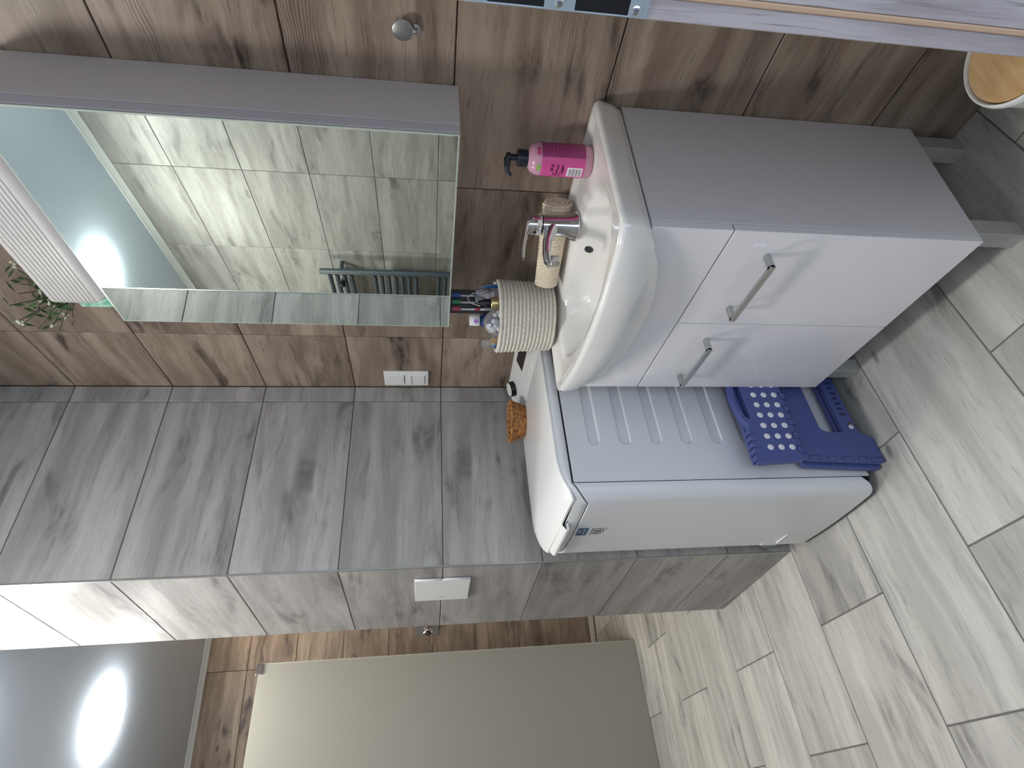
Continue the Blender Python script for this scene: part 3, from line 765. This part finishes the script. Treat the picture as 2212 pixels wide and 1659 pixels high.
# crumpled clear bag
cb = empty('clear_bag', rel(.052, .004), face); tag(cb, 'crumpled clear plastic bag standing in the rope basket', 'bag')
rings = []
for k in range(13):
    z = .192 * k / 12; rings.append([((.021 * (1 - .25 * (k / 12) ** 2) + .005 * math.sin(3 * j + k * 1.3)) * math.cos(2 * pi * j / 20), (.013 + .003 * math.sin(5 * j + k)) * math.sin(2 * pi * j / 20) * (1 - .75 * (k / 12) ** 2), z + .002 * math.sin(2.3 * j)) for j in range(20)])
MB().loops(rings, True, True, True).build('bag_film', M['clear'], cb, 50)
b = MB()
for k in range(7): b.box(-.012 + .003 * (k % 3), .008 + .003 * (k % 2), -.003, .003, .02 + k * .022, .034 + k * .022, .001)
b.build('bag_content', mat('bag_content', '#b5aca6', .6), cb)
# blue-white flat pack on the right
bp = empty('blue_pack', rel(.074, -.022), face + .25); tag(bp, 'flat blue and white pack at the wall side of the rope basket', 'pack')
MB().prism([(-.012, 0), (.012, 0), (.010, .15), (.001, .183)], -.004, -.0005, M=Matrix(((1, 0, 0, 0), (0, 0, 1, 0), (0, 1, 0, 0), (0, 0, 0, 1)))).build('blue_face', M['blue_pack'], bp)
MB().prism([(-.012, 0), (.012, 0), (.010, .15), (.001, .183)], 0, .004, M=Matrix(((1, 0, 0, .003), (0, 0, 1, 0), (0, 1, 0, 0), (0, 0, 0, 1)))).build('white_face', M['foam_white'], bp)
# dropper bottle: black pump on a gold collar
db = empty('gold_bottle', rel(.029, .030), 0); tag(db, 'slim bottle with gold collar and black pump in the rope basket', 'bottle')
MB().lathe([(.016, 0), (.017, .002), (.017, .105), (.014, .112), (.012, .118)], 24).build('bottle_body', M['navy'], db, 40)
MB().lathe([(.0155, .118), (.016, .119), (.016, .153), (.0145, .155)], 24).build('gold_collar', M['gold'], db, 40)
MB().lathe([(.011, .155), (.0115, .156), (.011, .172), (.0075, .176), (.007, .186), (.0055, .188), (.001, .188)], 20).build('pump_head', M['black_plastic'], db, 40)
# navy tube with white cap
tu = empty('capped_tube', rel(-.012, -.008, .018), face); tag(tu, 'tube with white cap and purple dot standing in the rope basket', 'tube')
MB().lathe([(.012, 0), (.017, .03), (.018, .150), (.014, .160), (.011, .163)], 24, sy=.7).build('tube_body', M['navy'], tu, 40)
cpz = MB().lathe([(.0145, .163), (.0150, .164), (.0140, .186), (.0125, .189), (.001, .189)], 24).build('tube_cap', M['white_plastic'], tu, 40)
MB().lathe([(.0058, 0), (.0058, .001), (.0005, .0013)], 20, M=Matrix.Translation((-.0035, -.0144, .173)) @ Matrix.Rotation(-.12, 4, 'Z') @ Matrix.Rotation(pi / 2, 4, 'X')).build('cap_dot', M['purple'], cpz, 40)
# clear domed jar of cotton swabs, tilted against the rim
dj = empty('domed_jar', rel(-.026, .044, .112), 0); dj.rotation_euler = (math.radians(10), math.radians(24), 0); tag(dj, 'clear domed plastic jar of cotton in the rope basket', 'jar')
MB().lathe([(.026, 0), (.030, .003), (.031, .030), (.033, .031), (.033, .036), (.029, .050), (.019, .062), (.008, .067), (.001, .068)], 32).build('jar_dome', M['clear'], dj, 50)
b = MB(); rnd = random.Random(3)
for k in range(16):
    a = rnd.random() * 6.28; r = .018 * math.sqrt(rnd.random()); z = .010 + .034 * rnd.random()
    b.lathe([(.001, -.005), (.0045, -.003), (.005, .001), (.002, .005)], 8, center=(r * math.cos(a), r * math.sin(a), z))
b.build('cotton_swabs', M['cotton'], dj, 60)['kind'] = 'stuff'
MB().lathe([(.0335, .030), (.0345, .031), (.0345, .0335), (.0335, .0345)], 32, cap0=False, cap1=False).build('jar_ring', M['clear'], dj, 50)
# soft pack with blue print, leaning out on the left
sk = empty('tissue_pack', rel(-.050, .006), face + .1); tag(sk, 'clear soft pack with blue print leaning out of the rope basket', 'pack')
tilt = Matrix.Rotation(-.16, 4, 'Y')
MB().box(-.008, .012, -.016, .016, .02, .178, .004, 2, M=tilt).build('pack_film', M['clear'], sk)
MB().box(-.004, .008, -.013, .013, .025, .150, .003, 1, M=tilt).build('pack_filling', mat('tissue', '#e6e8ec', .8), sk)
MB().box(-.0095, -.0075, -.013, .010, .128, .150, .0005, M=tilt).build('blue_print', M['blue_pack'], sk)
# bundle of wooden sticks behind it
ws = empty('wooden_sticks', rel(-.062, .028), face); tag(ws, 'bundle of thin wooden sticks in the rope basket', 'sticks')
for k in range(7):
    MB().tube([(.002 * k - .008, .001 * (k % 3), 0), (.002 * k - .012, .001 * (k % 3), .155)], .0009, 6).build('stick', M['bamboo'], ws)

# ------------------------------------------------------------------ rolled towel
A = Vector((.912, -.036, ZT + .029)); Bv = Vector((.716, -.108, ZT + .029))
dirv = (Bv - A); Lt = dirv.length; dirv.normalize()
sx_ = Vector((0, 0, 1)).cross(dirv).normalized(); up_ = dirv.cross(sx_)
tw = MB(); rings = []; nt = 90; turns = 3.2
for ii in range(141):
    t = ii / 140; flare = 1 + .06 * (1 - t) ** 3; pos = A + dirv * Lt * t
    wob = 1 + .028 * math.sin(t * Lt * 700)
    outer = []; inner_ = []
    for k in range(nt + 1):
        th = turns * 2 * pi * k / nt; r = (.0075 + .0240 * k / nt) * flare
        rr_ = r * (wob if k > nt * .68 else 1)
        outer.append(pos + sx_ * rr_ * math.cos(th) + up_ * rr_ * math.sin(th) * (1 + .15 * (1 - t)))
        ri = max(.0008, r - .0062 * flare)
        inner_.append(pos + sx_ * ri * math.cos(th) + up_ * ri * math.sin(th) * (1 + .15 * (1 - t)))
    rings.append(outer + list(reversed(inner_)))
tw.loops(rings, True)
n_ = len(rings[0])
for base_, R_ in ((0, rings[0]), (len(tw.v) - n_, rings[-1])):
    for k in range(nt):
        tw.f.append((base_ + k, base_ + k + 1, base_ + n_ - 2 - k, base_ + n_ - 1 - k))
two = tw.build('rolled_towel', M['towel'], None, 50, origin=tuple(Vector((.81, -.078, ZT))))
tag(two, 'rolled cream waffle towel lying behind the tap', 'towel')

# ------------------------------------------------------------------ soap bottle
SB = Vector((1.043, -.060, ZT - .0095))
so = empty('soap_bottle', SB, 0); tag(so, 'pink liquid soap bottle with black pump on the washbasin', 'soap bottle')
MB().lathe([(.030, 0), (.0325, .003), (.0325, .108), (.031, .117), (.025, .126), (.017, .131), (.013, .133)], 40).build('bottle_body', M['soap_body'], so, 40)
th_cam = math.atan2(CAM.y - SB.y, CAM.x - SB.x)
def cyl_patch(mb, a0, a1, z0, z1, r, seg=24):
    us_ = [a0 + (a1 - a0) * i / seg for i in range(seg + 1)]
    mb.grid(lambda a, z: (r * math.cos(a), r * math.sin(a), z), us_, [z0, z1])
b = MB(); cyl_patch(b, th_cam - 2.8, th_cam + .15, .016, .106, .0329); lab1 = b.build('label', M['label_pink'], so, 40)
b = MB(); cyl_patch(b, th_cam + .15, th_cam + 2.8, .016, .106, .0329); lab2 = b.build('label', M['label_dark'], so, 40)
b = MB(); cyl_patch(b, th_cam - 1.15, th_cam - .42, .020, .052, .0331); bc = b.build('barcode_field', M['print_white'], lab1)
b = MB()
for k in range(11):
    a = th_cam - 1.10 + k * .057; z_ = .0235 + k * .0024
    cyl_patch(b, th_cam - 1.08, th_cam - .50, z_, z_ + (.0008 if k % 3 else .0015), .0333, 8)
b.build('barcode_bars', M['print_dark'], bc)
b = MB()
for (a, z, da, dz) in ((-.40, .060, .10, .005), (-.62, .059, .12, .006), (-.84, .060, .10, .004), (-.42, .070, .14, .004), (-.70, .071, .10, .005), (-.36, .080, .08, .006), (-.60, .081, .12, .006), (-.95, .078, .16, .003), (-1.0, .072, .2, .003), (-1.0, .066, .2, .002)):
    cyl_patch(b, th_cam + a - da, th_cam + a + da, z, z + dz, .0332, 6)
b.build('label_print', mat('maroon_print', '#6d1f48', .5), lab1)
b = MB()
for k in range(11): cyl_patch(b, th_cam + .28, th_cam + .28 + .9 * (.7 + .3 * random.random()), .024 + k * .0072, .0252 + k * .0072, .0332, 8)
b.build('label_print', mat('rose_print', '#b5588a', .5), lab2)
b = MB(); cyl_patch(b, th_cam - .75, th_cam - .35, .108, .116, .0328, 8); b.build('leaf_print', mat('leaf_green', '#8fb25d', .5), so)
b = MB(); cyl_patch(b, th_cam + .25, th_cam + .75, .108, .1165, .0326, 8); b.build('flower_print', mat('petal', '#c9507f', .5), so)
MB().lathe([(.0165, .131), (.0170, .132), (.0170, .150), (.0155, .153), (.008, .154)], 28).build('pump_collar', M['pump_black'], so, 40)
MB().lathe([(.0065, .153), (.0065, .166), (.010, .168), (.010, .172), (.007, .176), (.001, .177)], 20).build('pump_stem', M['pump_black'], so, 40)
sd_ = Vector((-.80, -.60, 0)).normalized()
MB().tube([(0, 0, .1725), tuple(sd_ * .014 + Vector((0, 0, .173))), tuple(sd_ * .027 + Vector((0, 0, .171))), tuple(sd_ * .036 + Vector((0, 0, .164)))], [.0075, .0065, .0048, .0036], 12).build('pump_spout', M['pump_black'], so, 50)

# ------------------------------------------------------------------ things on top of the mirror cabinet
bx = empty('ribbed_box', (.845, -.075, MZ1)); tag(bx, 'white ribbed plastic box on top of the mirror cabinet', 'box')
ra = MB(); pf = []
Y_F = -.137
for k in range(9):
    a = pi / 2 * k / 8; pf.append((Y_F + .030 - .030 * math.sin(a), MZ1 + .0005 + .030 - .030 * math.cos(a)))
zz = MZ1 + .034
for k in range(10):
    for dz, dy in ((.0, 0), (.0018, -.0018), (.0060, -.0018), (.0078, 0)): pf.append((Y_F + dy, zz + dz))
    zz += .0094
pf += [(Y_F, MZ1 + .131), (Y_F + .003, MZ1 + .133), (-.015, MZ1 + .133), (-.012, MZ1 + .130), (-.012, MZ1 + .004), (-.016, MZ1 + .0005)]
xl, xr = .622, 1.068
ringsb = []
for x, f in ((xl, .90), (xl + .004, .97), (xl + .010, 1.0), (xr - .010, 1.0), (xr - .004, .97), (xr, .90)):
    ringsb.append([(x + (.022 * max(0, 1 - (z - MZ1) / .05) ** 1.5 * (1 if x < .8 else -1)), -.0745 + (y + .0745) * f, z) for y, z in pf])
ra.loops(ringsb, True, True, True); ra.build('ribbed_body', M['ribbed'], bx, 30, origin=tuple(bx.location))
pt = empty('green_planter', (.5955, -.072, MZ1)); tag(pt, 'pale green leaf-patterned planter of artificial flowers on the mirror cabinet', 'potted plant')
MB().box(-.0275, .022, -.033, .040, .0005, .104, .003, 2).build('planter', M['leaf_print'], pt)
stems = MB(); leaves = MB(); buds = MB(); rnd = random.Random(11)
for k in range(36):
    a = rnd.random() * 2 * pi; sp_ = .03 + .085 * rnd.random()
    root = Vector((.012 * rnd.uniform(-1, 1), .02 * rnd.uniform(-1, 1), .10))
    tip = root + Vector((math.cos(a) * sp_ * 1.05 - .022, min(math.sin(a) * sp_ * .7, .03), .06 + .085 * rnd.random()))
    if tip.x > .005: tip.z = .165 + .05 * rnd.random()
    mid = Vector((root.x, root.y, .158)) if tip.x > .005 else (root + tip) / 2 + Vector((0, 0, .02))
    pts = [root.lerp(mid, t / 3).lerp(mid.lerp(tip, t / 3), t / 3) for t in range(4)]
    stems.tube(pts, .0011, 5)
    for q in range(5):
        p = pts[min(3, 1 + q // 2)] + Vector((rnd.uniform(-.006, .006), rnd.uniform(-.006, .006), rnd.uniform(-.004, .006)))
        d_ = Vector((rnd.uniform(-1, 1), rnd.uniform(-1, 1), rnd.uniform(.1, 1))).normalized() * rnd.uniform(.016, .030)
        s_ = d_.cross(Vector((0, 0, 1))).normalized() * .0045
        u_ = Vector((0, 0, .0012))
        leaves.add([p, p + d_ * .5 + s_ + u_, p + d_, p + d_ * .5 - s_ + u_, p + d_ * .5 + u_ * 2], [(0, 1, 4), (1, 2, 4), (2, 3, 4), (3, 0, 4), (0, 3, 2, 1)])
    if k % 2 == 0:
        for q in range(4):
            c_ = tip + Vector((rnd.uniform(-.007, .007), rnd.uniform(-.007, .007), rnd.uniform(-.004, .006)))
            buds.lathe([(.0005, -.004), (.0032, -.002), (.0036, .001), (.0006, .004)], 7, center=c_)
stems.build('stems', M['stem'], pt, 60); leaves.build('foliage', M['leaf'], pt)['kind'] = 'stuff'; buds.build('flower_buds', M['bud'], pt, 60)['kind'] = 'stuff'

# ------------------------------------------------------------------ small wall fittings
# socket and switch in a double frame
sw = empty('switch_socket', (.0705, 0, 1.157)); tag(sw, 'white double frame with light switch and covered socket by the corner', 'switch')
MB().box(-.0435, .0435, -.011, 0, 0, .152, .004, 3).build('frame', M['white_plastic'], sw)
MB().box(-.0275, .0275, -.0135, -.0105, .0835, .1375, .0015, 2).build('rocker', M['white_plastic'], sw)
MB().box(-.0278, .0278, -.0113, -.0108, .0805, .0825).build('rocker_gap', M['dark_gap'], sw)
fo = MB().box(-.029, .029, -.0135, -.0105, .0145, .066, .0015, 2).build('socket_flap', M['white_plastic'], sw)
MB().box(-.030, .030, -.0175, -.0105, .0585, .0665, .002, 2).build('flap_hinge', M['white_plastic'], fo)
MB().box(-.026, .026, -.0116, -.0108, .0105, .0135).build('flap_gap', M['print_gray'], sw)
# square cover plate on the partition end
pc = Vector((*G_EDGE, 0)) + e_dir * .169; en = Vector((-e_dir.y, e_dir.x, 0)) * 1.0
en = Vector((e_dir.y, -e_dir.x, 0))
if en.y > 0: en = -en
ang = math.atan2(-e_dir.y, -e_dir.x)
cv = empty('cover_plate', (pc.x, pc.y, 1.0275), ang); tag(cv, 'square white cover plate on the end of the tiled partition', 'cover plate')
nt_ = [(-.0855, 0), (.0855, 0), (.0855, .078), (.0815, .081), (.0815, .089), (.0855, .092), (.0855, .170), (-.0855, .170)]
shape2d('plate', [nt_], .004, .0012, M['white_plastic'], cv, Matrix(((1, 0, 0, 0), (0, 0, -1, -.0055), (0, 1, 0, 0), (0, 0, 0, 1))))
MB().lathe([(.0028, 0), (.0026, .0008), (.0005, .001)], 14, M=Matrix.Translation((-.051, -.0092, .090)) @ Matrix.Rotation(pi / 2, 4, 'X')).build('indicator', M['chrome'], cv, 40)
b = MB()
for k in range(3): b.box(-.052, -.0495, -.0101, -.0090, .0845 - k * .004, .087 - k * .004)
b.build('logo_print', M['print_gray'], cv)
# round towel hook
hk = empty('towel_hook', (1.2475, 0, 1.184)); tag(hk, 'round steel towel hook on the brown wall', 'hook')
hm = Matrix.Rotation(pi / 2, 4, 'X')
MB().lathe([(.0095, 0), (.0095, .003), (.006, .004), (.001, .0042)], 20, M=hm).build('wall_mount', M['chrome'], hk, 40)
MB().tube([(0, -.002, 0), (0, -.008, .001), (.001, -.0115, .008), (.002, -.0125, .018)], [.0052, .005, .0045, .004], 12).build('hook_arm', M['chrome'], hk, 50)
MB().lathe([(.0168, .0118), (.0178, .0122), (.0178, .0150), (.0170, .0155), (.001, .0155)], 32, M=Matrix.Translation((.003, 0, .0215)) @ hm).build('hook_disc', M['satin_metal'], hk, 40)

# ------------------------------------------------------------------ shower: frosted screen, valve, drain
g0 = Vector((-1.598, -.723, 0)); gd = Vector((.1163, -.9932, 0)).normalized(); gl = .95
gn = Vector((gd.y, -gd.x, 0))
sc = empty('shower_screen', g0 + gd * gl / 2, math.atan2(gd.y, gd.x)); tag(sc, 'frosted grey glass shower screen standing on the floor', 'shower screen')
MB().box(-gl / 2, gl / 2, -.004, .004, .0015, 2.005, .001).build('glass_pane', M['frosted'], sc)
MB().box(-gl / 2 + .003, -gl / 2 + .052, -.010, .010, 1.985, 2.018, .003, 2).build('clamp', M['chrome'], sc)
MB().box(gl / 2 - .06, gl / 2 - .012, -.010, .010, 1.985, 2.018, .003, 2).build('clamp', M['chrome'], sc)
MB().box(-gl / 2 - .0015, -gl / 2 + .003, -.0045, .0045, .0015, 1.982).build('edge_seal', mat('edge_light', '#b9b7a8', .4), sc)
sv = empty('shower_valve', (-2.534, -.487, 1.150), 0); tag(sv, 'chrome shower valve on the brown wall beside the screen', 'valve')
vm = Matrix.Rotation(pi / 2, 4, 'Y')
MB().lathe([(.034, 0), (.034, .006), (.022, .010), (.020, .03)], 28, M=vm).build('rosette', M['chrome'], sv, 40)
MB().lathe([(.019, .03), (.021, .032), (.020, .060), (.012, .064), (.001, .065)], 24, M=vm).build('valve_knob', M['chrome'], sv, 40)
MB().box(.050, .060, -.006, .006, -.055, .004, .002, 2).build('valve_lever', M['chrome'], sv)
MB().box(.000, .004, -.03, .03, -.075, .09, .001).build('back_plate', M['satin_metal'], sv)
ld = empty('floor_drain', (-2.435, -.75, .0005), math.atan2(LW1.y - LW0.y, LW1.x - LW0.x)); tag(ld, 'long linear floor drain along the shower wall', 'drain')
MB().box(-.55, .55, -.040, .036, 0, .003, .0008).build('drain_frame', M['tile_floor'], ld)
MB().box(-.55, .55, .038, .058, 0, .0022).build('drain_slot', M['black_plastic'], ld)
for k in range(44): MB().box(-.54 + k * .025, -.533 + k * .025, .046, .058, .0022, .0032).build('drain_tooth', M['satin_metal'], ld)

# ------------------------------------------------------------------ towel radiator on the front wall (seen in the mirror)
rd0 = opp(-.9937, 0); rad = empty('towel_radiator', (rd0.x, rd0.y, .60), B_O); tag(rad, 'anthracite tubular towel radiator reflected in the mirror', 'radiator')
def rl(s, off, z): return (s, off, z - .60)
for s_ in (0, -.50):
    MB().tube([rl(s_, .07, .60), rl(s_, .07, .602), rl(s_, .07, 1.770), rl(s_, .07, 1.776)], [.012, .018, .018, .013], 16).build('upright', M['anthracite'], rad, 40)
tubes = [1.722, 1.681, 1.641, 1.601, 1.467, 1.428, 1.389, 1.349, 1.309, 1.269, 1.229] + [1.096 - .040 * k for k in range(7)] + [.72 - .04 * k for k in range(3)]
for zt in tubes: MB().tube([rl(-.012, .076, zt), rl(-.488, .076, zt)], .0130, 12, cap=False).build('rung', M['anthracite'], rad, 50)
for s_, zt in ((.0, 1.655), (-.5, 1.655), (0, .68), (-.5, .68)):
    MB().tube([rl(s_, .002, zt), rl(s_, .056, zt)], .011, 12).build('bracket', M['anthracite'], rad, 40)
MB().tube([rl(-.075, .062, 1.652), rl(-.075, .092, 1.652), rl(-.075, .118, 1.652), rl(-.075, .122, 1.652)], [.008, .012, .016, .010], 16).build('hanger_knob', M['black_plastic'], rad, 40)

# ------------------------------------------------------------------ waste bin
BN = Vector((1.412, -.196, 0)); bn = empty('waste_bin', BN); tag(bn, 'white bin with bamboo lid beside the door frame', 'bin')
MB().lathe([(.076, 0), (.080, .003), (.0855, .232), (.0885, .238), (.0895, .246), (.0880, .252), (.0845, .2535), (.0825, .250), (.0815, .20), (.075, .01), (.02, .006)], 56).build('bin_body', M['bin_white'], bn, 40)
MB().lathe([(.0800, .236), (.0806, .2385), (.0806, .2500), (.0795, .2512), (.001, .2512)], 56).build('bin_lid', M['bamboo'], bn, 40)

# ------------------------------------------------------------------ door frame (the picture is taken from the doorway)
fr = empty('door_1', tuple(JE), GJ); struct(fr, 'grey wood-veneer door frame beside the camera')
# local: x out of the room, y towards the opposite jamb is -y
def jbox(x0, x1, y0, y1, z0, z1, nm, m, bev=.001, parent=fr): return MB().box(x0, x1, y0, y1, z0, z1, bev).build(nm, m, parent)
JH = 2.06; OPW = .70
jamb = jbox(.0, .0155, 0, .045, 0, JH, 'jamb', M['door_wood'])
jbox(.0157, .0205, -.0012, .012, 0, JH, 'seal_strip', M['seal'], .001)
jbox(.0207, .150, -.0010, .045, 0, JH, 'jamb', M['door_wood'])
jbox(.0006, .0150, .0455, .10, 0, JH + .06, 'architrave', M['door_wood'])
jbox(.0, .150, -OPW - .045, -OPW, 0, JH, 'jamb', M['door_wood'])
jbox(.0, .150, -OPW - .045, .045, JH, JH + .04, 'header', M['door_wood'])
# strike plate with two openings and screws
sp_o = rpoly([(0.0008, .994), (.0150, .994), (.0150, 1.1345), (.0008, 1.1345)], .0004)
h1 = [(.0020, 1.0755), (.0128, 1.0755), (.0128, 1.1187), (.0020, 1.1187)]
h2 = [(.0018, 1.0092), (.0128, 1.0092), (.0128, 1.0518), (.0018, 1.0518)]
Ms = Matrix(((1, 0, 0, 0), (0, 0, -1, -.0008), (0, 1, 0, 0), (0, 0, 0, 1)))
spl = shape2d('strike_plate', [sp_o, h1, h2], .0010, .0002, mat('plate_steel', '#b7c4cc', .35, .7), fr, Ms)
for h in (h1, h2):
    MB().box(h[0][0] - .0006, h[1][0] + .0006, -.0006, .0004, h[0][1] - .0006, h[2][1] + .0006).build('bolt_pocket', M['black_plastic'], spl)
for zc in (1.0641, 1.0036):
    s1 = MB().lathe([(.0034, 0), (.0034, .0004), (.0028, .0009), (.0005, .0011)], 20, M=Matrix.Translation((.0062, -.0018, zc)) @ Matrix.Rotation(pi / 2, 4, 'X')).build('screw', M['chrome'], spl, 40)
    b = MB(); b.box(.0047, .0077, -.0031, -.0026, zc - .0004, zc + .0004); b.box(.0058, .0066, -.0031, -.0026, zc - .0015, zc + .0015); b.build('screw_cross', M['sticker_blue'], s1)
